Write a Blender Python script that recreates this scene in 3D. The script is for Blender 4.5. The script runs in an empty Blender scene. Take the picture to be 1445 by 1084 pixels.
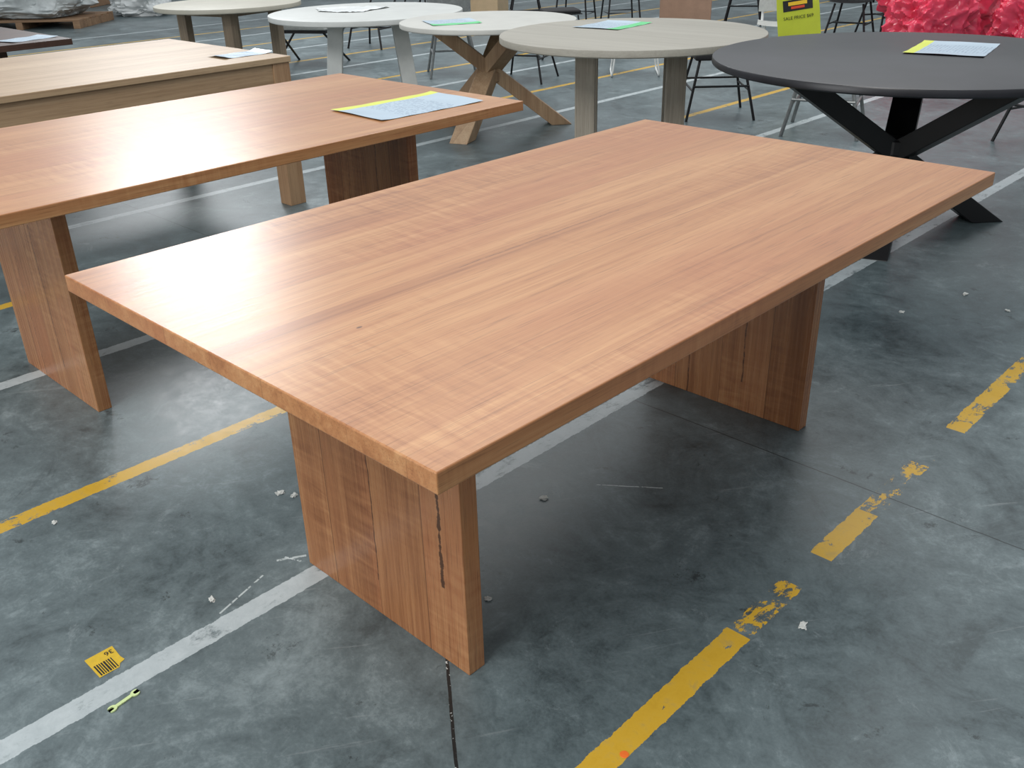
import bpy, bmesh, math, random
from mathutils import Vector, Matrix, noise
random.seed(7)
scn = bpy.context.scene
col = scn.collection
scn.view_settings.view_transform = 'Standard'
scn.view_settings.look = 'None'

# ------------------------------------------------------------------ camera
HF = 1.4586
F = 1333.0
fw = Vector((-.626, .6359, -.4517)).normalized()
rt = Vector((.72, .6926, -.0237)); rt = (rt - fw*rt.dot(fw)).normalized()
up = rt.cross(fw)
CAM = Vector((0, 0, HF))
cd = bpy.data.cameras.new('camera'); cam = bpy.data.objects.new('camera', cd); col.objects.link(cam)
cd.sensor_fit = 'HORIZONTAL'; cd.sensor_width = 36; cd.lens = F/1445*36
cd.clip_end = 200
M4 = Matrix.Identity(4)
for i in range(3):
    M4[i][0] = rt[i]; M4[i][1] = up[i]; M4[i][2] = -fw[i]; M4[i][3] = CAM[i]
cam.matrix_world = M4
scn.camera = cam

def at(px, py, z=0.0):
    r = rt*(px-722.5) + up*(542-py) + fw*F
    t = (z-HF)/r.z
    return CAM + r*t
def proj(p):
    d = p-CAM; z = d.dot(fw)
    return 722.5+F*d.dot(rt)/z, 542-F*d.dot(up)/z
def fit_disc(x, y, R, z, th, left, right, top, bottom):
    def err(c):
        xs, ys, yb = [], [], []
        for k in range(72):
            a = math.radians(5*k); q = Vector((c[0]+c[2]*math.cos(a), c[1]+c[2]*math.sin(a), z))
            u, v = proj(q); xs.append(u); ys.append(v); q.z -= th; yb.append(proj(q)[1])
        e = 0
        if left is not None: e += (min(xs)-left)**2
        if right is not None: e += (max(xs)-right)**2
        if top is not None: e += 4*(min(ys)-top)**2
        if bottom is not None: e += 4*(max(yb)-bottom)**2
        return e
    c = [x, y, R]; st = .2; e = err(c)
    while st > .002:
        imp = False
        for i in range(3):
            for s in (-1, 1):
                d = list(c); d[i] += s*st; f = err(d)
                if f < e: c, e, imp = d, f, True
        if not imp: st *= .5
    return c

# ------------------------------------------------------------------ materials
def lin(c):
    c /= 255.0
    return c/12.92 if c <= .04045 else ((c+.055)/1.055)**2.4
def C(r, g, b): return (lin(r), lin(g), lin(b), 1)

class NT:
    def __init__(s, name):
        s.m = bpy.data.materials.new(name); s.m.use_nodes = True
        s.t = s.m.node_tree; s.b = [n for n in s.t.nodes if n.type == 'BSDF_PRINCIPLED'][0]
    def put(s, sock, v):
        if isinstance(v, bpy.types.NodeSocket): s.t.links.new(v, sock)
        else: sock.default_value = v
    def math(s, op, a, b=None, c=None, clamp=False):
        n = s.t.nodes.new('ShaderNodeMath'); n.operation = op; n.use_clamp = clamp
        for i, v in enumerate((a, b, c)):
            if v is not None: s.put(n.inputs[i], v)
        return n.outputs[0]
    def mix(s, f, a, b, blend='MIX'):
        n = s.t.nodes.new('ShaderNodeMix'); n.data_type = 'RGBA'; n.blend_type = blend
        s.put(n.inputs[0], f); s.put(n.inputs[6], a); s.put(n.inputs[7], b)
        return n.outputs[2]
    def noise(s, vec, scale, detail=4, rough=.5, dist=0, out=0):
        n = s.t.nodes.new('ShaderNodeTexNoise')
        if vec is not None: s.put(n.inputs['Vector'], vec)
        n.inputs['Scale'].default_value = scale; n.inputs['Detail'].default_value = detail
        n.inputs['Roughness'].default_value = rough; n.inputs['Distortion'].default_value = dist
        return n.outputs[out]
    def ramp(s, f, stops, interp='LINEAR'):
        n = s.t.nodes.new('ShaderNodeValToRGB'); s.put(n.inputs[0], f)
        e = n.color_ramp.elements; n.color_ramp.interpolation = interp
        while len(e) > 1: e.remove(e[-1])
        e[0].position = stops[0][0]; e[0].color = stops[0][1]
        for p, c in stops[1:]:
            k = e.new(p); k.color = c
        return n.outputs[0]
    def obj(s):
        n = s.t.nodes.new('ShaderNodeTexCoord'); return n.outputs['Object']
    def rand(s):
        n = s.t.nodes.new('ShaderNodeObjectInfo'); return n.outputs['Random']
    def xyz(s, v):
        n = s.t.nodes.new('ShaderNodeSeparateXYZ'); s.put(n.inputs[0], v); return n.outputs
    def vec(s, x, y, z):
        n = s.t.nodes.new('ShaderNodeCombineXYZ')
        for i, v in enumerate((x, y, z)): s.put(n.inputs[i], v)
        return n.outputs[0]
    def sstep(s, v, a, b):
        n = s.t.nodes.new('ShaderNodeMapRange'); n.interpolation_type = 'SMOOTHSTEP'
        s.put(n.inputs[0], v); n.inputs[1].default_value = a; n.inputs[2].default_value = b
        return n.outputs[0]
    def bump(s, h, strength, dist=.01):
        n = s.t.nodes.new('ShaderNodeBump'); n.inputs['Strength'].default_value = strength
        n.inputs['Distance'].default_value = dist; s.put(n.inputs['Height'], h)
        s.t.links.new(n.outputs[0], s.b.inputs['Normal'])
    def fin(s, color, rough, **kw):
        s.put(s.b.inputs['Base Color'], color); s.put(s.b.inputs['Roughness'], rough)
        for k, v in kw.items(): s.put(s.b.inputs[k.replace('_', ' ')], v)
        return s.m

def simple(name, c, rough=.5, var=.12, scale=12, **kw):
    n = NT(name)
    f = n.noise(n.obj(), scale, 5, .6)
    d = tuple(v*(1-var) for v in c[:3])+(1,); l = tuple(min(1, v*(1+var)) for v in c[:3])+(1,)
    return n.fin(n.ramp(f, [(.3, d), (.7, l)]), rough, **kw)

def wood(name, light, mid, dark, grain='y', board=.17, cracks=(), rough=.34, figure=.5, tone=.3, seam=.25, pores=.35, shift=.35, knots=(), red=0):
    n = NT(name)
    o = n.xyz(n.obj()); rnd = n.rand()
    if grain == 'y': u, v, w = o[0], o[1], o[2]
    elif grain == 'z': u, v, w = o[0], o[2], o[1]
    else: u, v, w = o[1], o[0], o[2]
    ro = n.math('MULTIPLY', rnd, 37.0)
    uw = n.math('ADD', u, n.math('MULTIPLY', n.math('SINE', n.math('MULTIPLY', u, 14.0)), board*.16))
    ub = n.math('DIVIDE', uw, board)
    idx = n.math('FLOOR', ub); fr = n.math('SUBTRACT', ub, idx)
    wn = n.t.nodes.new('ShaderNodeTexWhiteNoise'); wn.noise_dimensions = '1D'
    n.put(wn.inputs['W'], n.math('ADD', idx, ro)); bt = wn.outputs['Value']
    off = n.math('ADD', n.math('MULTIPLY', bt, shift), ro)
    def st(a, b, detail, r=.55, dist=0.2):
        return n.noise(n.vec(n.math('ADD', n.math('MULTIPLY', u, a), off), n.math('MULTIPLY', v, b), n.math('ADD', n.math('MULTIPLY', w, a), off)), 1.0, detail, r, dist)
    broad = st(4.5, .5, 3, .5, .6)
    streak = st(20, .5, 5, .66, .7)
    fine = st(115, 1.6, 6, .72, .3)
    pore = st(330, 9, 2, .5, 0)
    fid = st(7, 48, 3, .6, .8)
    fm = n.sstep(st(2.6, 1.4, 3), .40, .68)
    s = n.math('ADD', n.math('MULTIPLY', streak, .38), n.math('MULTIPLY', fine, .39))
    s = n.math('ADD', s, n.math('MULTIPLY', broad, .23))
    s = n.math('ADD', s, n.math('MULTIPLY', n.math('SUBTRACT', bt, .5), tone*.22))
    s = n.math('ADD', s, n.math('MULTIPLY', n.math('MULTIPLY', n.math('SUBTRACT', fid, .5), fm), figure*.4))
    c = n.ramp(s, [(.32, dark), (.48, mid), (.64, light)])
    if red:
        rm = n.sstep(st(3.1, .55, 3, .55, .5), .46, .66)
        c = n.mix(n.math('MULTIPLY', rm, red), c, C(168, 100, 66))
    c = n.mix(n.math('MULTIPLY', n.sstep(pore, .56, .70), pores), c, tuple(x*.5 for x in dark[:3])+(1,))
    sm = n.math('LESS_THAN', n.math('MULTIPLY', n.math('MINIMUM', fr, n.math('SUBTRACT', 1.0, fr)), board), .0010)
    c = n.mix(n.math('MULTIPLY', sm, seam), c, tuple(x*.25 for x in dark[:3])+(1,))
    for (u0, hw, v0, v1) in cracks:
        wob = n.math('MULTIPLY', n.math('SUBTRACT', n.noise(n.vec(0.0, v, u0*10), 5.0, 3, .6), .5), .03)
        d = n.math('ABSOLUTE', n.math('SUBTRACT', n.math('SUBTRACT', u, u0), wob))
        wid = n.math('MULTIPLY', n.sstep(n.noise(n.vec(0.0, v, u0*3), 34.0, 4, .8), .26, .64), hw)
        inn = n.sstep(n.math('SUBTRACT', wid, d), -.0012, .0012)
        inn = n.math('MULTIPLY', inn, n.math('GREATER_THAN', wid, .0003))
        inn = n.math('MULTIPLY', inn, n.math('GREATER_THAN', v, v0)); inn = n.math('MULTIPLY', inn, n.math('LESS_THAN', v, v1))
        c = n.mix(n.math('MULTIPLY', inn, .85), c, C(48, 26, 15))
    for (u0, v0, r) in knots:
        a = n.math('POWER', n.math('DIVIDE', n.math('SUBTRACT', u, u0), r), 2.0); b = n.math('POWER', n.math('DIVIDE', n.math('SUBTRACT', v, v0), r*1.8), 2.0)
        k = n.sstep(n.math('ADD', n.math('ADD', a, b), n.math('MULTIPLY', fine, .8)), 1.5, .7)
        c = n.mix(n.math('MULTIPLY', k, .8), c, C(70, 38, 22))
    n.bump(fine, .06, .002)
    return n.fin(c, n.math('ADD', rough-.06, n.math('MULTIPLY', fine, .14)))

kt = at(507, 462, .7786)
M_top = wood('oak_top_brown', C(201, 151, 104), C(179, 124, 80), C(145, 92, 56), 'y', .185, [(.02, .0010, -.45, .1)], rough=.31, figure=1.0, tone=.35, knots=[(kt.x+1.4267, kt.y-1.725, .0042)], red=.35)
LC = (C(182, 133, 90), C(158, 107, 69), C(124, 77, 46))
M_leg = wood('oak_leg_brown', *LC, 'z', .19, [(.08, .0026, .1, .6), (-.12, .002, .0, .45)], rough=.26, figure=1.3, seam=.6, shift=8, tone=.6, red=.3)
M_legv = wood('oak_leg_gum_vein', *LC, 'z', .19, [(.222, .0068, .20, .74), (.0, .0018, .1, .7)], rough=.26, figure=1.3, seam=.6, shift=8, tone=.6, red=.3)
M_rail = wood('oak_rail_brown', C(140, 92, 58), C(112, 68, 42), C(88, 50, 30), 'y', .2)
M_oak = wood('pale_oak', C(190, 164, 132), C(170, 142, 111), C(138, 110, 82), 'y', .16, rough=.45, figure=.2)
M_oakz = wood('pale_oak_leg', C(186, 154, 120), C(166, 132, 100), C(136, 104, 77), 'z', .3, rough=.45, figure=.2)
M_dkwood = wood('dark_walnut', C(84, 60, 50), C(66, 46, 38), C(46, 32, 26), 'y', .16, rough=.4)
M_cross = wood('cross_leg_wood', C(192, 165, 134), C(170, 140, 110), C(138, 108, 82), 'z', .2, rough=.5, figure=.2)
M_greyleg = wood('grey_washed_leg', C(180, 172, 158), C(158, 149, 135), C(128, 120, 108), 'z', .3, rough=.55, figure=.1)
M_brownleg = wood('grey_brown_leg', C(160, 145, 124), C(136, 121, 102), C(106, 92, 78), 'z', .3, rough=.55, figure=.1)
M_greytop = wood('grey_washed_top', C(168, 165, 154), C(156, 152, 141), C(142, 138, 127), 'x', 3, rough=.5, figure=.1, tone=0, seam=0, pores=.1)
M_white = simple('white_top', C(190, 190, 184), .45, .06, 5)
M_whiteleg = simple('white_leg', C(204, 208, 206), .5, .08, 8)
M_whitetop = simple('warm_white_top', C(192, 195, 192), .45, .06, 5)
M_beige = simple('beige_top', C(170, 167, 154), .5, .07, 6)
M_black = simple('black_top', C(31, 31, 36), .34, .35, 6)
M_blackleg = simple('black_leg', C(20, 20, 22), .45, .2, 14)
M_metalblk = simple('black_metal', C(24, 24, 26), .4, .2, 20, Metallic=.3)
M_metalgry = simple('grey_metal', C(135, 138, 138), .4, .15, 20, Metallic=.5)
M_metalwht = simple('white_metal', C(215, 218, 216), .4, .06, 20)
M_fabgrey = simple('grey_fabric', C(150, 154, 154), .9, .15, 60)
M_fabwht = simple('white_fabric', C(215, 216, 212), .9, .08, 40)
M_fabblk = simple('black_fabric', C(34, 34, 36), .85, .2, 60)
M_card = simple('cardboard', C(156, 126, 106), .8, .1, 10)
M_tape = simple('packing_tape', C(190, 166, 132), .4, .08, 10)
M_red = simple('red_plastic', C(224, 68, 96), .18, .15, 4, Subsurface_Weight=.3)
M_film = simple('clear_film', C(190, 196, 196), .3, .2, 7)
M_filmw = simple('white_film', C(220, 224, 224), .28, .12, 7)
M_pallet = wood('pallet_wood', C(160, 130, 100), C(135, 106, 80), C(98, 74, 56), 'x', .1, rough=.75)
M_brownbox = simple('brown_carton', C(140, 110, 84), .8, .2, 6)
M_yel = simple('lime_yellow_paper', C(214, 222, 84), .5, .04, 10)
M_grn = simple('green_paper', C(96, 200, 130), .5, .06, 10)
M_ink = simple('black_ink', C(22, 22, 24), .5, .1, 10)
M_orange = simple('orange_dot', C(232, 112, 40), .5, .08, 40)
M_scrap = simple('white_scrap', C(200, 202, 198), .8, .08, 80)
M_span = simple('pale_lime_plastic', C(204, 222, 160), .4, .06, 50)
M_stick = simple('yellow_sticker', C(206, 172, 44), .5, .1, 60)
M_inkyel = simple('yellow_ink', C(236, 190, 40), .5, .05, 10)
M_inkred = simple('red_ink', C(214, 70, 40), .5, .05, 10)
M_wall = simple('painted_wall', C(150, 154, 154), .8, .05, 1)

def paper_mat(name, base, ink):
    n = NT(name); o = n.xyz(n.obj())
    row = n.math('MULTIPLY', o[1], 62.0); fr = n.math('FRACT', row)
    line = n.math('LESS_THAN', fr, .45)
    words = n.math('GREATER_THAN', n.noise(n.vec(n.math('MULTIPLY', o[0], 70.0), n.math('MULTIPLY', n.math('FLOOR', row), 7.3), 0.0), 1.0, 2), .49)
    inx = n.math('LESS_THAN', n.math('ABSOLUTE', o[0]), .125)
    tint = n.mix(n.noise(n.obj(), 6, 2), base, tuple(x*.86 for x in base[:3])+(1,))
    f = n.math('MULTIPLY', n.math('MULTIPLY', line, words), inx)
    return n.fin(n.mix(n.math('MULTIPLY', f, .5), tint, ink), .3)
M_paper = paper_mat('printed_paper', C(190, 210, 226), C(92, 116, 146))

def floor_mat():
    n = NT('polished_concrete')
    p = n.obj(); o = n.xyz(p); x, y = o[0], o[1]
    big = n.noise(p, .6, 5, .55, .3); med = n.noise(p, 2.8, 9, .72, .7); fin_ = n.noise(p, 18, 9, .78, .5); spk = n.noise(p, 120, 3, .6)
    s = n.math('ADD', n.math('MULTIPLY', big, .26), n.math('MULTIPLY', med, .40))
    s = n.math('ADD', s, n.math('MULTIPLY', fin_, .26)); s = n.math('ADD', s, n.math('MULTIPLY', spk, .08))
    c = n.ramp(s, [(.38, C(48, 57, 59)), (.46, C(79, 91, 94)), (.53, C(98, 111, 114)), (.61, C(130, 143, 146))])
    st = n.sstep(n.noise(p, 1.7, 11, .78, .9), .55, .67)
    c = n.mix(n.math('MULTIPLY', st, .5), c, C(44, 51, 53))
    st2 = n.sstep(n.noise(n.vec(n.math('ADD', x, 9.0), y, 3.0), 5.0, 11, .82, .7), .57, .67)
    c = n.mix(n.math('MULTIPLY', st2, .34), c, C(148, 160, 163))
    st3 = n.sstep(n.noise(n.vec(n.math('ADD', x, 4.0), y, 8.0), 6, 10, .8, .4), .60, .65)
    c = n.mix(n.math('MULTIPLY', st3, .68), c, C(36, 41, 42))
    sc = n.noise(n.vec(n.math('ADD', n.math('MULTIPLY', x, 1.4), n.math('MULTIPLY', y, 2.0)), n.math('SUBTRACT', n.math('MULTIPLY', x, 26.0), n.math('MULTIPLY', y, 18.0)), 0.0), 1.0, 6, .7, .4)
    c = n.mix(n.math('MULTIPLY', n.sstep(sc, .62, .72), .3), c, C(158, 166, 168))
    def dark(mask, k):
        nonlocal c
        c = n.mix(n.math('MULTIPLY', mask, k), c, C(24, 27, 28))
    jy = n.math('ADD', y, n.math('MULTIPLY', n.math('SUBTRACT', n.noise(p, 4, 5, .7), .5), .012))
    dark(n.math('LESS_THAN', n.math('ABSOLUTE', n.math('SUBTRACT', jy, 2.235)), .0022), .75)
    def seg(ax, ay, bx_, by_, w, wob=None):
        a, b = at(ax, ay), at(bx_, by_)
        d = (b-a); L = d.length; d.normalize()
        X = n.math('SUBTRACT', x, a.x); Y = n.math('SUBTRACT', wob or y, a.y)
        t = n.math('ADD', n.math('MULTIPLY', X, d.x), n.math('MULTIPLY', Y, d.y))
        q = n.math('ABSOLUTE', n.math('ADD', n.math('MULTIPLY', X, -d.y), n.math('MULTIPLY', Y, d.x)))
        m = n.math('LESS_THAN', q, w); m = n.math('MULTIPLY', m, n.math('GREATER_THAN', t, 0.0))
        return n.math('MULTIPLY', m, n.math('LESS_THAN', t, L))
    crk = seg(628, 900, 648, 1120, .0035, jy)
    dark(crk, .95)
    brk = n.sstep(n.noise(p, 45, 4, .7), .40, .5)
    c = n.mix(n.math('MULTIPLY', crk, n.sstep(n.noise(p, 90, 2, .6), .60, .66)), c, C(190, 194, 192))
    for sg in ((310, 866, 371, 812, .0025), (391, 791, 432, 784, .004), (402, 786, 425, 792, .003), (842, 684, 935, 689, .002)):
        c = n.mix(n.math('MULTIPLY', n.math('MULTIPLY', seg(*sg, jy), brk), .75), c, C(200, 208, 208))
    edge = n.math('MULTIPLY', n.math('SUBTRACT', n.noise(p, 30, 5, .7), .5), .018)
    xe = n.math('ADD', x, edge)
    def stripes(x0, sp, w):
        m = n.math('FLOORED_MODULO', n.math('ADD', n.math('SUBTRACT', xe, x0), sp*.5), sp)
        return n.math('LESS_THAN', n.math('ABSOLUTE', n.math('SUBTRACT', m, sp*.5)), w*.5)
    inx = n.math('MULTIPLY', n.math('LESS_THAN', x, -.4), n.math('GREATER_THAN', x, -14.0))
    wear = n.noise(n.vec(n.math('MULTIPLY', x, 1.6), n.math('MULTIPLY', y, .9), 2.0), 9, 9, .78, .3)
    wmask = n.math('MULTIPLY', n.math('MULTIPLY', stripes(-1.668, 1.69, .062), inx), n.sstep(wear, .68, .52))
    c = n.mix(n.math('MULTIPLY', wmask, .88), c, n.mix(fin_, C(150, 162, 166), C(206, 214, 216)))
    ys = [(at(840, 1200).y, 1.0), (at(1038, 903).y, .56), (at(1120, 833).y, 0.0), (at(1154, 791).y, .86), (at(1238, 729).y, .58),
          (at(1300, 657).y, .32), (at(1318, 630).y, 0.0), (at(1337, 607).y, .72), (at(1445, 515).y, .62)]
    rp = n.ramp(n.math('DIVIDE', y, 6.0), [(0, (.92, .92, .92, 1))]+[(max(0, min(1, q/6.0)), (v, v, v, 1)) for q, v in ys[1:]], 'CONSTANT')
    isb = n.math('GREATER_THAN', x, -1.4)
    keep = n.math('ADD', n.math('MULTIPLY', isb, rp), n.math('MULTIPLY', n.math('SUBTRACT', 1.0, isb), .8))
    wy = n.noise(n.vec(n.math('MULTIPLY', x, 1.5), n.math('MULTIPLY', y, .8), 7.0), 10, 9, .78, .3)
    ymask = n.math('MULTIPLY', n.math('MULTIPLY', stripes(-.788, 1.677, .058), inx), n.math('LESS_THAN', wy, n.math('ADD', n.math('MULTIPLY', keep, .42), .24)))
    c = n.mix(n.math('MULTIPLY', ymask, n.math('SUBTRACT', 1.0, n.math('MULTIPLY', n.sstep(fin_, .5, .7), .35))), c, n.mix(fin_, C(180, 138, 36), C(218, 178, 60)))
    n.bump(n.math('ADD', n.math('MULTIPLY', fin_, .5), n.math('MULTIPLY', wmask, .3)), .09, .004)
    return n.fin(c, n.math('ADD', .11, n.math('MULTIPLY', n.math('ADD', med, fin_), .27)))
M_floor = floor_mat()

# ------------------------------------------------------------------ mesh helpers
def box(bm, x0, x1, y0, y1, z0, z1, bev=0, seg=2, rot=None):
    r = bmesh.ops.create_cube(bm, size=1.0)
    vs = r['verts']
    for v in vs: v.co = Vector(((x0+x1)/2+v.co.x*(x1-x0), (y0+y1)/2+v.co.y*(y1-y0), (z0+z1)/2+v.co.z*(z1-z0)))
    if rot is not None: bmesh.ops.transform(bm, matrix=rot, verts=vs)
    if bev:
        es = list({e for v in vs for e in v.link_edges})
        bmesh.ops.bevel(bm, geom=es, offset=bev, segments=seg, profile=.5, affect='EDGES')
def prism(bm, p0, p1, ax, a, b, bev=.004):
    ax = Vector((ax[0], ax[1], 0)).normalized(); pe = Vector((-ax.y, ax.x, 0))
    vs = []
    for p in (Vector(p0), Vector(p1)):
        for sx, sy in ((-1, -1), (1, -1), (1, 1), (-1, 1)): vs.append(bm.verts.new(p+ax*sx*a+pe*sy*b))
    fs = [(3, 2, 1, 0), (4, 5, 6, 7)]+[(i, (i+1) % 4, 4+(i+1) % 4, 4+i) for i in range(4)]
    for f in fs: bm.faces.new([vs[i] for i in f])
    if bev:
        es = list({e for v in vs for e in v.link_edges})
        bmesh.ops.bevel(bm, geom=es, offset=bev, segments=2, profile=.5, affect='EDGES')
def tube(bm, pts, r, seg=8, closed=False):
    pts = [Vector(p) for p in pts]; n = len(pts); rings = []; prev = None
    for i, p in enumerate(pts):
        t = (pts[(i+1) % n]-pts[i-1]) if closed else (pts[min(i+1, n-1)]-pts[max(i-1, 0)])
        t.normalize()
        if prev is None:
            a = Vector((0, 0, 1)) if abs(t.z) < .9 else Vector((1, 0, 0)); nr = t.cross(a).normalized()
        else: nr = (prev-t*prev.dot(t)).normalized()
        prev = nr; b = t.cross(nr)
        rings.append([bm.verts.new(p+(nr*math.cos(2*math.pi*k/seg)+b*math.sin(2*math.pi*k/seg))*r) for k in range(seg)])
    for i in range(n if closed else n-1):
        A, B = rings[i], rings[(i+1) % n]
        for k in range(seg): bm.faces.new((A[k], A[(k+1) % seg], B[(k+1) % seg], B[k]))
    if not closed:
        bm.faces.new(rings[0][::-1]); bm.faces.new(rings[-1])
def fillet(pts, rad=.04, k=4):
    pts = [Vector(p) for p in pts]; out = [pts[0]]
    for i in range(1, len(pts)-1):
        a, b, c = pts[i-1], pts[i], pts[i+1]
        r = min(rad, (a-b).length*.45, (c-b).length*.45)
        p, q = b+(a-b).normalized()*r, b+(c-b).normalized()*r
        for j in range(k+1):
            t = j/k; out.append(p*(1-t)**2+b*2*t*(1-t)+q*t*t)
    out.append(pts[-1]); return out
def lathe(bm, prof, seg=96):
    rings = [[bm.verts.new((r*math.cos(2*math.pi*k/seg), r*math.sin(2*math.pi*k/seg), z)) for k in range(seg)] for r, z in prof]
    for A, B in zip(rings, rings[1:]):
        for k in range(seg): bm.faces.new((A[k], A[(k+1) % seg], B[(k+1) % seg], B[k]))
    bm.faces.new(rings[0][::-1]); bm.faces.new(rings[-1])
def blob(bm, c, s, amp=.15, fr=2.0, seed=0, sub=4, flat=True, crease=.55, crumple=0, sq=.72):
    r = bmesh.ops.create_icosphere(bm, subdivisions=sub, radius=1)
    for v in r['verts']:
        p = v.co.copy(); q = Vector([math.copysign(abs(a)**sq, a) for a in p])
        k = noise.noise(p*fr+Vector((seed*7.1, seed*3.3, 0)))
        k2 = abs(noise.noise(p*fr*3.1+Vector((seed*1.7, 5, seed))))
        k3 = abs(noise.noise(p*4.5+Vector((seed*2.7, 1, seed))))+.5*abs(noise.noise(p*10+Vector((seed, 9, seed)))) if crumple else 0
        q *= 1+amp*k-amp*crease*k2-crumple*k3
        v.co = Vector((c[0]+q.x*s[0], c[1]+q.y*s[1], c[2]+q.z*s[2]))
        if flat and v.co.z < c[2]-s[2]*.85: v.co.z = c[2]-s[2]*.85
def grid(bm, w, h, nx, ny, f):
    vs = [[bm.verts.new(f(-w/2+w*i/nx, -h/2+h*j/ny)) for i in range(nx+1)] for j in range(ny+1)]
    for j in range(ny):
        for i in range(nx): bm.faces.new((vs[j][i], vs[j][i+1], vs[j+1][i+1], vs[j+1][i]))
def new(): return bmesh.new()
def obj(name, bm, mat, parent=None, smooth=False, loc=None, rz=0):
    bmesh.ops.recalc_face_normals(bm, faces=bm.faces)
    me = bpy.data.meshes.new(name); bm.to_mesh(me); bm.free()
    me.materials.append(mat)
    if smooth:
        for p in me.polygons: p.use_smooth = True
        try: me.set_sharp_from_angle(angle=math.radians(40))
        except Exception: pass
    o = bpy.data.objects.new(name, me); col.objects.link(o)
    if parent: o.parent = parent
    if loc is not None: o.location = loc
    o.rotation_euler.z = rz
    return o
def tag(o, label, cat, group=None):
    o['label'] = label; o['category'] = cat
    if group: o['group'] = group
    return o
def thing(name, label, cat, loc, rz=0, group=None):
    o = bpy.data.objects.new(name, None); col.objects.link(o); o.empty_display_size = .1
    o.location = loc; o.rotation_euler.z = rz
    return tag(o, label, cat, group)
def dup(root, loc, rz, label):
    r = root.copy(); col.objects.link(r); r.location = loc; r.rotation_euler.z = rz; r['label'] = label
    for ch in list(root.children):
        c = ch.copy(); col.objects.link(c); c.parent = r
        for g in list(ch.children):
            d = g.copy(); col.objects.link(d); d.parent = c
    return r
def text_mesh(name, s, size, mat, parent, loc, rot, align='CENTER'):
    cu = bpy.data.curves.new(name, 'FONT'); cu.body = s; cu.size = size; cu.align_x = align; cu.align_y = 'CENTER'; cu.extrude = .0004
    t = bpy.data.objects.new(name, cu); col.objects.link(t)
    bpy.context.view_layer.update()
    me = bpy.data.meshes.new_from_object(t.evaluated_get(bpy.context.evaluated_depsgraph_get()))
    bpy.data.objects.remove(t)
    me.materials.clear(); me.materials.append(mat)
    o = bpy.data.objects.new(name, me); col.objects.link(o); o.parent = parent; o.location = loc; o.rotation_euler = rot
    return o

# ------------------------------------------------------------------ floor and far walls
bm = new(); box(bm, -26, 14, -16, 24, -.1, 0)
fl = obj('floor', bm, M_floor); fl['kind'] = 'structure'
for nm, b in (('wall_left', (-26.2, -26, -16, 24, 0, 4)), ('wall_back', (-26, 14, 24, 24.2, 0, 4)), ('wall_right', (14, 14.2, -16, 24, 0, 4)), ('wall_front', (-26, 14, -16.2, -16, 0, 4))):
    bm = new(); box(bm, *b); o = obj(nm, bm, M_wall); o['kind'] = 'structure'

# ------------------------------------------------------------------ slab tables
ZT = .7786
def slab_table(label, cx, cy, W, L, top=M_top, legs=(M_leg, M_leg), rail=M_rail, lw=.29, inset=.305, th=.037):
    t = thing('dining_table', label, 'table', (cx, cy, 0), 0)
    bm = new(); box(bm, -W/2, W/2, -L/2, L/2, ZT-th, ZT, .0025); obj('tabletop', bm, top, t)
    for s, lm in zip((-1, 1), legs):
        bm = new(); y = s*(L/2-inset)
        y0, y1 = (y, y+.046) if s < 0 else (y-.046, y)
        box(bm, -lw, lw, y0, y1, 0, ZT-th, .002); obj('leg', bm, lm, t)
    for s in (-1, 1):
        bm = new(); box(bm, s*(lw-.05)-.018, s*(lw-.05)+.018, -L/2+inset+.046, L/2-inset-.046, ZT-th-.075, ZT-th, .002)
        obj('rail', bm, rail, t)
    return t
slab_table('bare reddish brown wooden dining table with panel legs, nearest and largest in view', -1.4267, 1.725, 1.184, 2.054, M_top, (M_legv, M_leg))
slab_table('reddish brown wooden dining table carrying a printed sheet, behind the nearest table', -3.194, 1.725, 1.180, 2.050)

def frame_table(label, x0, x1, y0, y1, top, leg, apron, z=.785, th=.03, lg=.1):
    cx, cy = (x0+x1)/2, (y0+y1)/2; W, L = x1-x0, y1-y0
    t = thing('dining_table', label, 'table', (cx, cy, 0))
    bm = new(); box(bm, -W/2, W/2, -L/2, L/2, z-th, z, .003); obj('tabletop', bm, top, t)
    for sx in (-1, 1):
        for sy in (-1, 1):
            bm = new(); a, b = sx*(W/2-.008-lg/2), sy*(L/2-.008-lg/2)
            box(bm, a-lg/2, a+lg/2, b-lg/2, b+lg/2, 0, z-th, .0015, 1); obj('leg', bm, leg, t)
    for s in (-1, 1):
        bm = new(); a = s*(W/2-.03); box(bm, a-.014, a+.014, -L/2+lg, L/2-lg, z-th-.145, z-th, .002); obj('apron', bm, apron, t)
        bm = new(); b = s*(L/2-.03); box(bm, -W/2+lg, W/2-lg, b-.014, b+.014, z-th-.145, z-th, .002); obj('apron', bm, apron, t)
    return t
frame_table('pale oak dining table with square corner legs and deep apron', -5.74, -4.45, .85, 2.93, M_oak, M_oakz, M_oak)
slab_table('dark walnut dining table at the left edge of the frame', -6.96, 1.58, 1.17, 2.05, M_dkwood, (M_dkwood, M_dkwood), M_dkwood)

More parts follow.
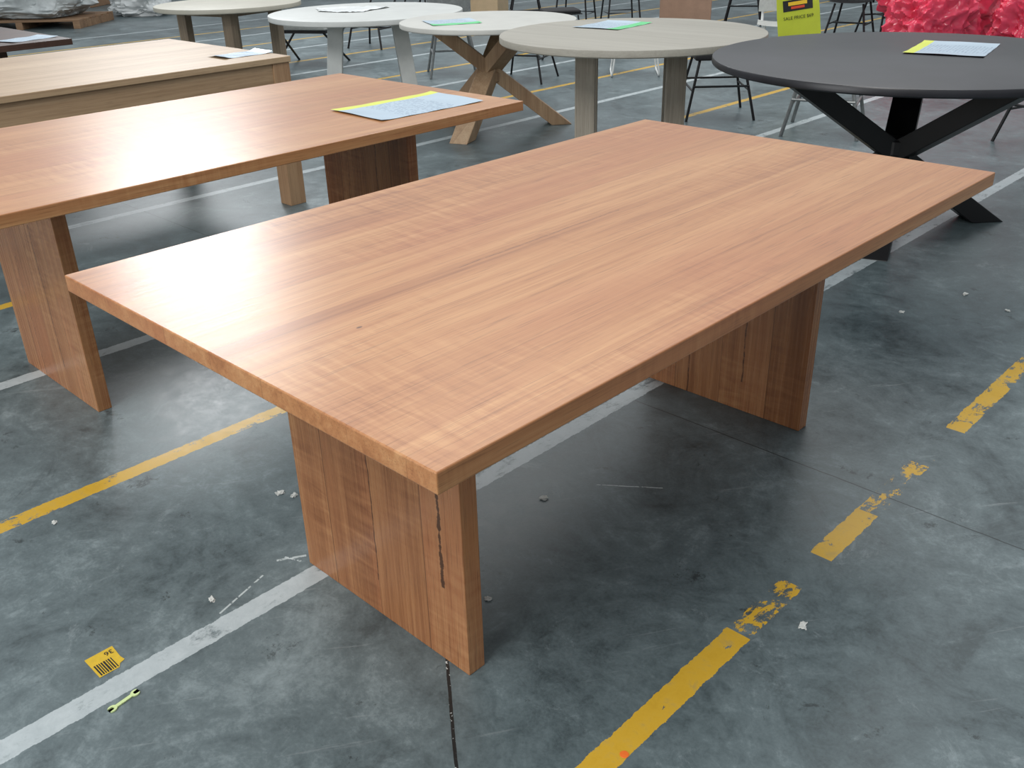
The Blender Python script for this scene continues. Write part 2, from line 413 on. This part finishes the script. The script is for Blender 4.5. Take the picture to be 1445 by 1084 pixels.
# ------------------------------------------------------------------ round tables
def round_top(R, z, th, ch=.006):
    bm = new()
    lathe(bm, [(R-.03, z-th), (R-ch, z-th), (R, z-th+ch), (R, z-ch), (R-ch*.4, z-ch*.3), (R-ch*1.4, z)])
    return bm
def tripod_table(label, cx, cy, R, top, leg, a0, rf, rtp, a, b, z=.76, th=.035):
    t = thing('round_table', label, 'table', (cx, cy, 0))
    obj('tabletop', round_top(R, z, th), top, t, True)
    for k in range(3):
        an = math.radians(a0+120*k); d = Vector((math.cos(an), math.sin(an), 0))
        bm = new(); p0 = d*rf; p1 = -d*rtp; p1.z = z-th
        prism(bm, p0, p1, d, a, b); obj('leg', bm, leg, t)
    bm = new(); lathe(bm, [(b*1.25, (z-th)*.46), (b*1.35, (z-th)*.47), (b*1.35, (z-th)*.55), (b*1.25, (z-th)*.56)], 24); obj('hub', bm, leg, t)
    return t
def leg_table(label, cx, cy, R, top, leg, offs, wa, wb, splay=0, z=.76, th=.042):
    t = thing('round_table', label, 'table', (cx, cy, 0))
    obj('tabletop', round_top(R, z, th), top, t, True)
    ax = (offs[1]-offs[0]).normalized()
    for q in offs:
        bm = new(); p0 = q*(1+splay); p1 = q.copy(); p1.z = z-th
        prism(bm, p0, p1, ax, wb, wa); obj('leg', bm, leg, t)
    n = len(offs)
    for i in range(n):
        a, b = offs[i], offs[(i+1) % n]; d = (b-a); L = d.length/2-wb*1.05
        bm = new(); m = Matrix.Translation((a+b)/2)@Matrix.Rotation(math.atan2(d.y, d.x), 4, 'Z')
        box(bm, -L, L, -.014, .014, z-th-.05, z-th, rot=m); obj('cross_rail', bm, leg, t)
    return t
def square(view, h, d):
    v = Vector((view[0], view[1], 0)).normalized(); s = Vector((v.y, -v.x, 0))
    return [s*-h-v*d, s*h-v*d, s*h+v*d, s*-h+v*d]
ZE, ZD, ZC, ZB, ZA = .80, .78, .745, .72, .70
c = fit_disc(-1.83, 4.65, .97, ZE, .035, 1001, None, 45, 141)
tripod_table('large black round table with crossed black beam base', c[0], c[1], c[2]*.985, M_black, M_blackleg, -71, .50, .60, .08, .068, ZE)
g = fit_disc(-3.5, 4.7, .77, ZD, .042, 703, 1087, 22, 86)
leg_table('grey washed round table with flat grey wooden legs', g[0], g[1], g[2]*.985, M_greytop, M_greyleg, square((g[0], g[1]), .26, .22), .035, .058, 0, ZD)
w_ = fit_disc(-4.75, 4.72, .63, ZC, .035, 562, 815, 12, 53)
tripod_table('white round table on crossed natural wood beams', w_[0], w_[1], w_[2]*.985, M_white, M_cross, -68, .52, .38, .075, .068, ZC)
s_ = fit_disc(-6.2, 4.9, .80, ZB, .042, 375, 655, None, 39)
leg_table('white round table with splayed white slab legs', s_[0], s_[1], s_[2]*.985, M_whitetop, M_whiteleg, square((s_[0], s_[1]), .25, .24), .035, .06, .3, ZB)
b_ = fit_disc(-7.9, 4.9, .76, ZA, .042, 212, 428, None, 21)
r2 = [Vector((math.cos(math.radians(58+90*k)), math.sin(math.radians(58+90*k)), 0))*.42 for k in range(4)]
leg_table('beige round table with brown wooden legs, farthest of the round tables', b_[0], b_[1], b_[2]*.97, M_beige, M_brownleg, r2, .04, .055, 0, ZA)

# ------------------------------------------------------------------ sheets on tables
def sheet(label, pts, z, strip_mat, strip=.25, curl=.012, name='price_sheet', pm=None, cat='price sheet'):
    P = [at(px, py, z) for px, py in pts]
    c = sum(P, Vector())/4
    ux = ((P[1]-P[0])+(P[2]-P[3])); W = ux.length/2; ux.normalize()
    H = ((P[0]-P[3]).length+(P[1]-P[2]).length)/2
    uy = Vector((-ux.y, ux.x, 0))
    if uy.dot((P[0]+P[1])-(P[2]+P[3])) < 0: ux = -ux; uy = -uy
    t = thing(name, label, cat, (c.x, c.y, z), math.atan2(ux.y, ux.x))
    def f(x, y): return Vector((x, y, .0012+curl*max(0, (abs(x)/(W/2))-.6)**2*2.2+.0015*math.sin(x*21+y*13)**2))
    bm = new(); grid(bm, W, H*(1-strip), 14, 12, lambda x, y: f(x, y-H*strip/2)); obj('paper', bm, pm or M_paper, t, True)
    if strip > 0:
        bm = new(); grid(bm, W, H*strip, 14, 3, lambda x, y: f(x, y+H*(1-strip)/2)); obj('header_strip', bm, strip_mat, t, True)
    return t
sheet('printed sale sheet with lime yellow header lying on brown table', [(460, 157), (614, 130), (676, 144), (545, 171)], ZT, M_yel, .15)
sheet('printed sheet with yellow header lying on black round table', [(1276, 75), (1312, 56), (1404, 66), (1385, 82)], ZE, M_yel, .14)
sheet('printed sheet with green header lying on grey washed table', [(858, 45), (906, 34), (872, 28), (820, 37)], ZD, M_grn, .25)
sheet('printed sheet with green edge lying on white cross legged table', [(612, 37), (678, 33), (664, 26), (594, 30)], ZC, M_grn, .28)
sheet('small folded white sheet lying on pale oak table', [(292, 80), (362, 71), (382, 75), (318, 84)], .785, M_paper, 0, .03)
sheet('grey sheet of paper lying on dark walnut table', [(0, 58), (60, 49), (76, 53), (5, 62)], ZT, M_paper, 0)
p = at(490, 14, ZB)
bm = new(); grid(bm, .52, .36, 40, 28, lambda x, y: Vector((x*(1+.2*math.sin(y*9)), y*(1+.25*math.sin(x*7+1)), .002+.015*abs(noise.noise(Vector((x*7, y*7, 2))))+.008*abs(noise.noise(Vector((x*17, y*17, 5)))))))
tag(obj('plastic_bag', bm, M_filmw, None, True, (p.x, p.y, ZB), .6), 'flat crumpled clear plastic bag lying on white round table', 'plastic bag')

# ------------------------------------------------------------------ chairs
def side_chair(label, loc, rz, mleg, mseat, legr=.009, seat_z=.45, cat='chair', group=None):
    t = thing('dining_chair', label, cat, loc, rz, group)
    bm = new()
    grid(bm, .44, .43, 10, 10, lambda x, y: Vector((x*(1-.12*(y+.2)), y, seat_z-.012+.03*(abs(x)/.22)**2.5*.6+.02*max(0, -y-.15))))
    r = bmesh.ops.solidify(bm, geom=bm.faces[:], thickness=.022); obj('seat', bm, mseat, t, True)
    bm = new()
    grid(bm, .42, .36, 10, 8, lambda x, z: Vector((x*(1-.2*max(0, z)), .215+.10*(z+.18)-.10*(x/.21)**2*.5, seat_z+.26+z)))
    bmesh.ops.solidify(bm, geom=bm.faces[:], thickness=.018); obj('backrest', bm, mseat, t, True)
    for sx in (-1, 1):
        bm = new(); tube(bm, [(sx*.17, .19, seat_z-.03), (sx*.17, .235, seat_z+.06), (sx*.165, .262, seat_z+.3)], legr); obj('back_post', bm, mleg, t, True)
        for sy in (-1, 1):
            bm = new(); tube(bm, [(sx*.15, sy*.15, seat_z-.02), (sx*.235, sy*.225, .0)], legr); obj('leg', bm, mleg, t, True)
    for s in (-1, 1):
        bm = new(); tube(bm, [(s*.193, -.188, .22), (s*.193, .188, .22)], legr*.8); obj('stretcher', bm, mleg, t, True)
    bm = new(); tube(bm, [(-.193, 0, .22), (.193, 0, .22)], legr*.8); obj('stretcher', bm, mleg, t, True)
    return t
def low_stool(label, loc, rz, mleg, mseat, legr=.009, h=.45, w=.2):
    t = thing('low_stool', label, 'stool', loc, rz)
    bm = new(); box(bm, -w, w, -w, w, h-.03, h+.02, .018, 3); obj('seat', bm, mseat, t, True)
    for sx in (-1, 1):
        for sy in (-1, 1):
            bm = new(); tube(bm, [(sx*(w-.04), sy*(w-.04), h-.03), (sx*(w+.05), sy*(w+.05), 0)], legr); obj('leg', bm, mleg, t, True)
    q = w+.006
    for s in (-1, 1):
        bm = new(); tube(bm, [(s*q, -q, .21), (s*q, q, .21)], legr*.8); obj('stretcher', bm, mleg, t, True)
        bm = new(); tube(bm, [(-q, s*q, .24), (q, s*q, .24)], legr*.8); obj('stretcher', bm, mleg, t, True)
    return t
def wire_chair(label, loc, rz, m, mseat, back=True):
    t = thing('wire_chair' if back else 'wire_stool', label, 'chair' if back else 'stool', loc, rz)
    for s in (-1, 1):
        bm = new(); tube(bm, fillet([(s*.16, -.18, .43), (s*.22, -.24, .008), (s*.22, .22, .008), (s*.16, .2, .43)], .06, 5), .008); obj('leg', bm, m, t, True)
    bm = new()
    for i in range(9):
        x = -.2+.05*i; tube(bm, fillet([(x, -.22, .445), (x, .18, .43), (x*.9, .25, .68)], .08, 4) if back else [(x, -.2, .443), (x, .2, .443)], .004, 6)
    for j in range(6): tube(bm, [(-.2, -.2+.07*j, .443), (.2, -.2+.07*j, .443)], .004, 6)
    if back:
        for j in range(4): tube(bm, [(-.19, .205+.014*j, .5+.06*j), (.19, .205+.014*j, .5+.06*j)], .004, 6)
    obj('seat_shell', bm, m, t, True)
    bm = new(); box(bm, -.19, .19, -.2, .17, .45, .48, .012, 3); obj('seat_pad', bm, mseat, t, True)
    return t
def bar_stool(label, loc, rz, m, mseat, z=.66):
    t = thing('bar_stool', label, 'stool', loc, rz)
    bm = new(); box(bm, -.2, .2, -.2, .2, z-.03, z+.03, .02, 3); obj('seat', bm, mseat, t, True)
    bm = new(); grid(bm, .4, .22, 8, 4, lambda x, q: Vector((x, .2+.1*q-.3*x*x, z+.22+q))); bmesh.ops.solidify(bm, geom=bm.faces[:], thickness=.02); obj('backrest', bm, mseat, t, True)
    for sx in (-1, 1):
        bm = new(); tube(bm, [(sx*.15, .17, z-.02), (sx*.15, .2, z+.25)], .01); obj('back_post', bm, m, t, True)
        for sy in (-1, 1):
            bm = new(); tube(bm, [(sx*.16, sy*.16, z-.03), (sx*.22, sy*.22, 0)], .011); obj('leg', bm, m, t, True)
    bm = new(); q = .2; tube(bm, [(-q, -q, .22), (q, -q, .22), (q, q, .22), (-q, q, .22)], .008, 8, True); obj('foot_ring', bm, m, t, True)
    return t
def pad_bench(label, loc, rz, m, mseat, W=.62, D=.55):
    t = thing('upholstered_stool', label, 'stool', loc, rz)
    bm = new(); box(bm, -W/2, W/2, -D/2, D/2, .36, .47, .035, 4); obj('cushion', bm, mseat, t, True)
    bm = new(); box(bm, -W/2+.02, W/2-.02, -D/2+.02, D/2-.02, .33, .36, .004); obj('frame', bm, m, t)
    for sx in (-1, 1):
        bm = new(); tube(bm, [(sx*(W/2-.06), -D/2+.06, .33), (sx*(W/2-.01), D/2-.03, 0)], .012); obj('leg', bm, m, t, True)
        bm = new(); tube(bm, [(sx*(W/2-.035), D/2-.06, .33), (sx*(W/2+.02), -D/2+.03, 0)], .012); obj('leg', bm, m, t, True)
    return t
def gnd(px, py): q = at(px, py, 0); return (q.x, q.y, 0)
low_stool('thin legged black stool standing behind the grey washed table', (-4.02, 6.36, 0), .75, M_metalblk, M_fabblk, .010, .45, .2)
low_stool('grey metal legged stool standing behind the black round table', (-3.1, 6.32, 0), .35, M_metalgry, M_fabgrey, .013)
low_stool('black legged stool at the right edge behind the black round table', (-1.78, 6.86, 0), -.3, M_metalblk, M_fabblk, .011)
sc = side_chair('white chair holding a lime yellow sale sign', (-4.6, 8.3, 0), .55, M_metalwht, M_fabwht, .012)
side_chair('dark chair just right of the white chair with the sign', gnd(1196, 62), .2, M_metalblk, M_fabblk, .012)
side_chair('dark chair beside the red plastic bags', gnd(1246, 50), -.5, M_metalblk, M_fabblk, .012)
side_chair('dark thin legged chair between the cardboard box and the white chair', gnd(1048, 34), .5, M_metalblk, M_fabblk, .012)
side_chair('dark thin legged chair left of the black bar stools', gnd(742, 40), .8, M_metalblk, M_fabblk, .012)
side_chair('dark chair left of the pale cardboard box', gnd(598, 28), .2, M_metalblk, M_fabblk, .012)
pad_bench('white cushioned stool with crossed black metal legs', (-8.9, 6.15, 0), .5, M_metalblk, M_fabwht)
side_chair('black chair seen between the two slab legs of the white table', gnd(530, 66), .3, M_metalblk, M_fabblk, .012)
side_chair('grey metal chair behind the cross legged white table', gnd(640, 105), .9, M_metalgry, M_fabgrey, .012)
low_stool('low black stool behind the wooden cross legs of the white table', gnd(742, 112), .4, M_metalblk, M_fabblk, .010, .42, .19)
wire_chair('black wire stool between the white and grey washed tables', gnd(790, 80), .9, M_metalblk, M_fabblk, False)
wire_chair('white wire stool behind the grey washed table', gnd(895, 104), .7, M_metalwht, M_fabwht, False)
b0 = bar_stool('black bar stool with padded seat, left of a pair behind the grey washed table', gnd(812, 44), .4, M_metalblk, M_fabblk)
dup(b0, gnd(875, 42), .9, 'black bar stool with padded seat, right of a pair behind the grey washed table')

# sale sign on the white chair
cpos = at(1132, 22, .66)
d = (Vector((cpos.x, cpos.y, 0))).normalized()
rz = math.atan2(d.y, d.x)-math.pi/2
ss = thing('sale_sign', 'lime yellow sale sign with black header hanging on white chair', 'sign', (cpos.x, cpos.y, .49), rz+.2)
ss.rotation_euler = (-.12, -.14, rz+.2)
wv = lambda x: .015*math.cos(x*9)
bm = new(); grid(bm, .32, .38, 8, 8, lambda x, y: Vector((x*(1-.25*max(0, y)), wv(x), .19+y))); bmesh.ops.solidify(bm, geom=bm.faces[:], thickness=.002); obj('card', bm, M_yel, ss, True)
bm = new(); grid(bm, .22, .08, 8, 2, lambda x, y: Vector((x, wv(x)-.004, .25+y))); obj('header_panel', bm, M_ink, ss, True)
bm = new(); grid(bm, .14, .026, 8, 2, lambda x, y: Vector((x, wv(x)-.007, .263+y))); obj('logo', bm, M_inkyel, ss, True)
bm = new(); grid(bm, .10, .018, 8, 2, lambda x, y: Vector((x, wv(x)-.007, .234+y))); obj('logo', bm, M_inkred, ss, True)
text_mesh('lettering', 'SALE PRICE $69', .033, M_ink, ss, (0, .004, .16), (math.pi/2, 0, 0))

# ------------------------------------------------------------------ background piles
pb = Vector(gnd(1345, 88))
dr = Vector((rt.x, rt.y, 0)).normalized(); dn = Vector((-dr.y, dr.x, 0))
bags = [(-.26, .0, .44, .30, .44, 1), (.72, -.02, .44, .30, .42, 2), (.3, 1.0, .7, .34, .6, 4)]
bl = ['left pinkish red plastic bag of the front row beside the dark chairs', 'right pinkish red plastic bag of the front row, near the frame edge', 'tall pinkish red plastic bag standing behind the front row']
for (ox, oy, sx, sy, sz, k), l in zip(bags, bl):
    bm = new(); blob(bm, (0, 0, sz*.85), (sx, sy, sz), .32, 1.5, k, 6, True, .4, .2, .92)
    q = pb+dr*ox+dn*oy
    tag(obj('plastic_bag', bm, M_red, None, True, (q.x, q.y, 0), math.atan2(dr.y, dr.x)), l, 'plastic bag', 'red plastic bags in a pile')
q = gnd(966, 34)
t = thing('cardboard_box', 'brown cardboard box standing beyond the grey washed table', 'box', q, .6)
bm = new(); box(bm, -.33, .33, -.3, .3, 0, .55, .008); obj('carton', bm, M_card, t)
bm = new(); box(bm, -.03, .03, -.302, .302, .4, .5515); obj('tape', bm, M_tape, t)
q = gnd(680, 20)
t = thing('cardboard_box', 'pale cardboard box beyond the white cross legged table', 'box', q, .5)
bm = new(); box(bm, -.34, .34, -.3, .3, 0, .5, .008); obj('carton', bm, M_tape, t)
bm = new(); box(bm, -.03, .03, -.302, .302, .35, .5015); obj('tape', bm, M_card, t)
q = gnd(55, 36)
t = thing('pallet', 'wooden pallet under film wrapped goods in the far left corner', 'pallet', q, .75)
for i in range(6):
    bm = new(); box(bm, -.9, .9, -.6+.22*i, -.44+.22*i, .10, .125, .003); obj('deck_board', bm, M_pallet, t)
for i in range(3):
    bm = new(); box(bm, -.9+.85*i, -.8+.85*i, -.6, .66, 0, .10, .003); obj('bearer', bm, M_pallet, t)
bm = new(); blob(bm, (0, 0, .26), (.82, .58, .3), .22, 2.2, 8, 5)
tag(obj('wrapped_goods', bm, M_film, None, True, (q[0], q[1], .13), .75), 'grey film wrapped goods stacked on the far left pallet', 'wrapped goods')
q = gnd(112, 8)
t = thing('carton', 'brown carton beside the wrapped pallet at the far left', 'box', q, .7)
bm = new(); box(bm, -.5, .5, -.5, .5, 0, .6, .01); obj('body', bm, M_brownbox, t)
bm = new(); box(bm, -.04, .04, -.502, .502, .4, .602); obj('tape', bm, M_tape, t)
q = gnd(200, 21)
bm = new(); blob(bm, (0, 0, .2), (.5, .35, .235), .35, 2.1, 11, 5)
tag(obj('wrapped_cushion', bm, M_filmw, None, True, q, .6), 'white plastic wrapped cushion on the floor at the far left', 'wrapped cushion')

# ------------------------------------------------------------------ small things on the floor
def scrap(px, py, size, label, seed):
    q = gnd(px, py)
    bm = new(); blob(bm, (0, 0, size*.28), (size, size*.7, size*.33), .9, 1.9, seed, 3)
    tag(obj('paper_scrap', bm, M_scrap, None, False, q, seed), label, 'scrap', 'white scraps on the floor')
scrap(395, 697, .011, 'white scrap left of the near table leg, left of two', 1)
scrap(415, 700, .010, 'white scrap left of the near table leg, right of two', 2)
scrap(299, 847, .009, 'white crumb beside the white scratch left of the near leg', 3)
scrap(767, 704, .011, 'white scrap in the shadow under the nearest table', 4)
scrap(1133, 884, .011, 'white scrap right of the broken yellow line', 5)
scrap(77, 738, .008, 'white crumb touching the left yellow line', 6)
scrap(1272, 441, .010, 'small white scrap on floor right of far table leg', 7)
scrap(1362, 416, .012, 'pale scrap near the white line at the right', 8)
scrap(1422, 439, .009, 'white scrap at the right edge of the frame', 9)
scrap(689, 846, .008, 'small pale crumb just right of the near table leg', 10)

def flat_poly(bm, pts, z0, z1):
    a = [bm.verts.new((x, y, z0)) for x, y in pts]; b = [bm.verts.new((x, y, z1)) for x, y in pts]
    bm.faces.new(a[::-1]); bm.faces.new(b); n = len(pts)
    for i in range(n): bm.faces.new((a[i], a[(i+1) % n], b[(i+1) % n], b[i]))
# barcode sticker
P = [at(119, 932), at(158, 911), at(181, 938), at(141, 956)]
c = sum(P, Vector())/4
ux = (P[1]-P[0]).normalized(); ang = math.atan2(ux.y, ux.x)
W = (P[1]-P[0]).length; H = (P[3]-P[0]).length
t = thing('barcode_sticker', 'torn yellow barcode sticker stuck on the floor by the white line', 'sticker', (c.x, c.y, 0), ang)
bm = new(); flat_poly(bm, [(-W/2, -H/2), (W*.2, -H/2), (W*.3, -H*.36), (W*.5, -H*.30), (W*.46, -.1*H), (W/2, H/2), (-W/2, H/2)], .0003, .0009); obj('label_paper', bm, M_stick, t)
bm = new(); xx = -W*.42
for k in range(8):
    w = W*random.choice((.035, .05, .065)); box(bm, xx, xx+w, -H*.46, H*.06, .0009, .0011); xx += w+W*random.choice((.035, .045))
obj('barcode', bm, M_ink, t)
text_mesh('lettering', '36', H*.26, M_ink, t, (W*.26, H*.30, .001), (0, 0, math.pi))
# spanner
A, B = at(153, 1006), at(197, 975)
c = (A+B)/2; dv = B-A; L = dv.length
bm = new()
def head(x, s, r):
    pts = []
    for k in range(0, 25):
        an = math.radians(34+292*k/24); pts.append((x+s*math.cos(an)*r, math.sin(an)*r*.92))
    pts += [(x+s*r*.1, -r*.46), (x-s*r*.25, -r*.36), (x-s*r*.38, 0), (x-s*r*.25, r*.36), (x+s*r*.1, r*.46)]
    return pts
w = L*.055; hr = L*.135
flat_poly(bm, [(-L/2+hr*1.75, -w), (L/2-hr*1.75, -w), (L/2-hr*1.75, w), (-L/2+hr*1.75, w)], .0008, .0035)
for s in (-1, 1): flat_poly(bm, head(s*(L/2-hr), s, hr), .0008, .0038)
bmesh.ops.triangulate(bm, faces=[f for f in bm.faces if len(f.verts) > 4])
tag(obj('spanner', bm, M_span, None, False, (c.x, c.y, 0), math.atan2(dv.y, dv.x)), 'small pale green open ended spanner lying on the floor', 'spanner')
q = gnd(881, 1065)
bm = new(); lathe(bm, [(.0085, .0003), (.009, .0006), (.0085, .0009)], 24)
tag(obj('dot_sticker', bm, M_orange, None, False, q), 'round orange dot sticker on the yellow floor line', 'sticker')

# ------------------------------------------------------------------ light
w = bpy.data.worlds.new('world'); scn.world = w; w.use_nodes = True
nt = w.node_tree; bg = [n for n in nt.nodes if n.type == 'BACKGROUND'][0]
bg.inputs[0].default_value = (.91, .96, 1.0, 1); bg.inputs[1].default_value = .70
def area(name, loc, target, sx, sy, power, colr=(1, 1, 1)):
    l = bpy.data.lights.new(name, 'AREA'); l.shape = 'RECTANGLE'; l.size = sx; l.size_y = sy; l.energy = power; l.color = colr
    o = bpy.data.objects.new(name, l); col.objects.link(o); o.location = loc
    o.rotation_euler = (Vector(target)-Vector(loc)).to_track_quat('-Z', 'Y').to_euler()
area('skylight', (-.9, -3.9, 7), (-1.8, 1.2, 0), 3.4, 3.4, 420, (1, .98, .95))
area('skylight', (-6, 8, 7), (-5.5, 7, 0), 7, 4, 300, (1, .99, .97))
area('window_light', (-12.5, 6.2, 5.0), (-2, 1.2, .7), 2.0, 1.5, 220, (.95, .98, 1))
area('added_fill_light', (-5.0, -9.0, 2.6), (-2.5, 2.0, .4), 6.0, 3.2, 330, (.98, .99, 1))  # low fill lamp added to brighten the leg faces and under the tables
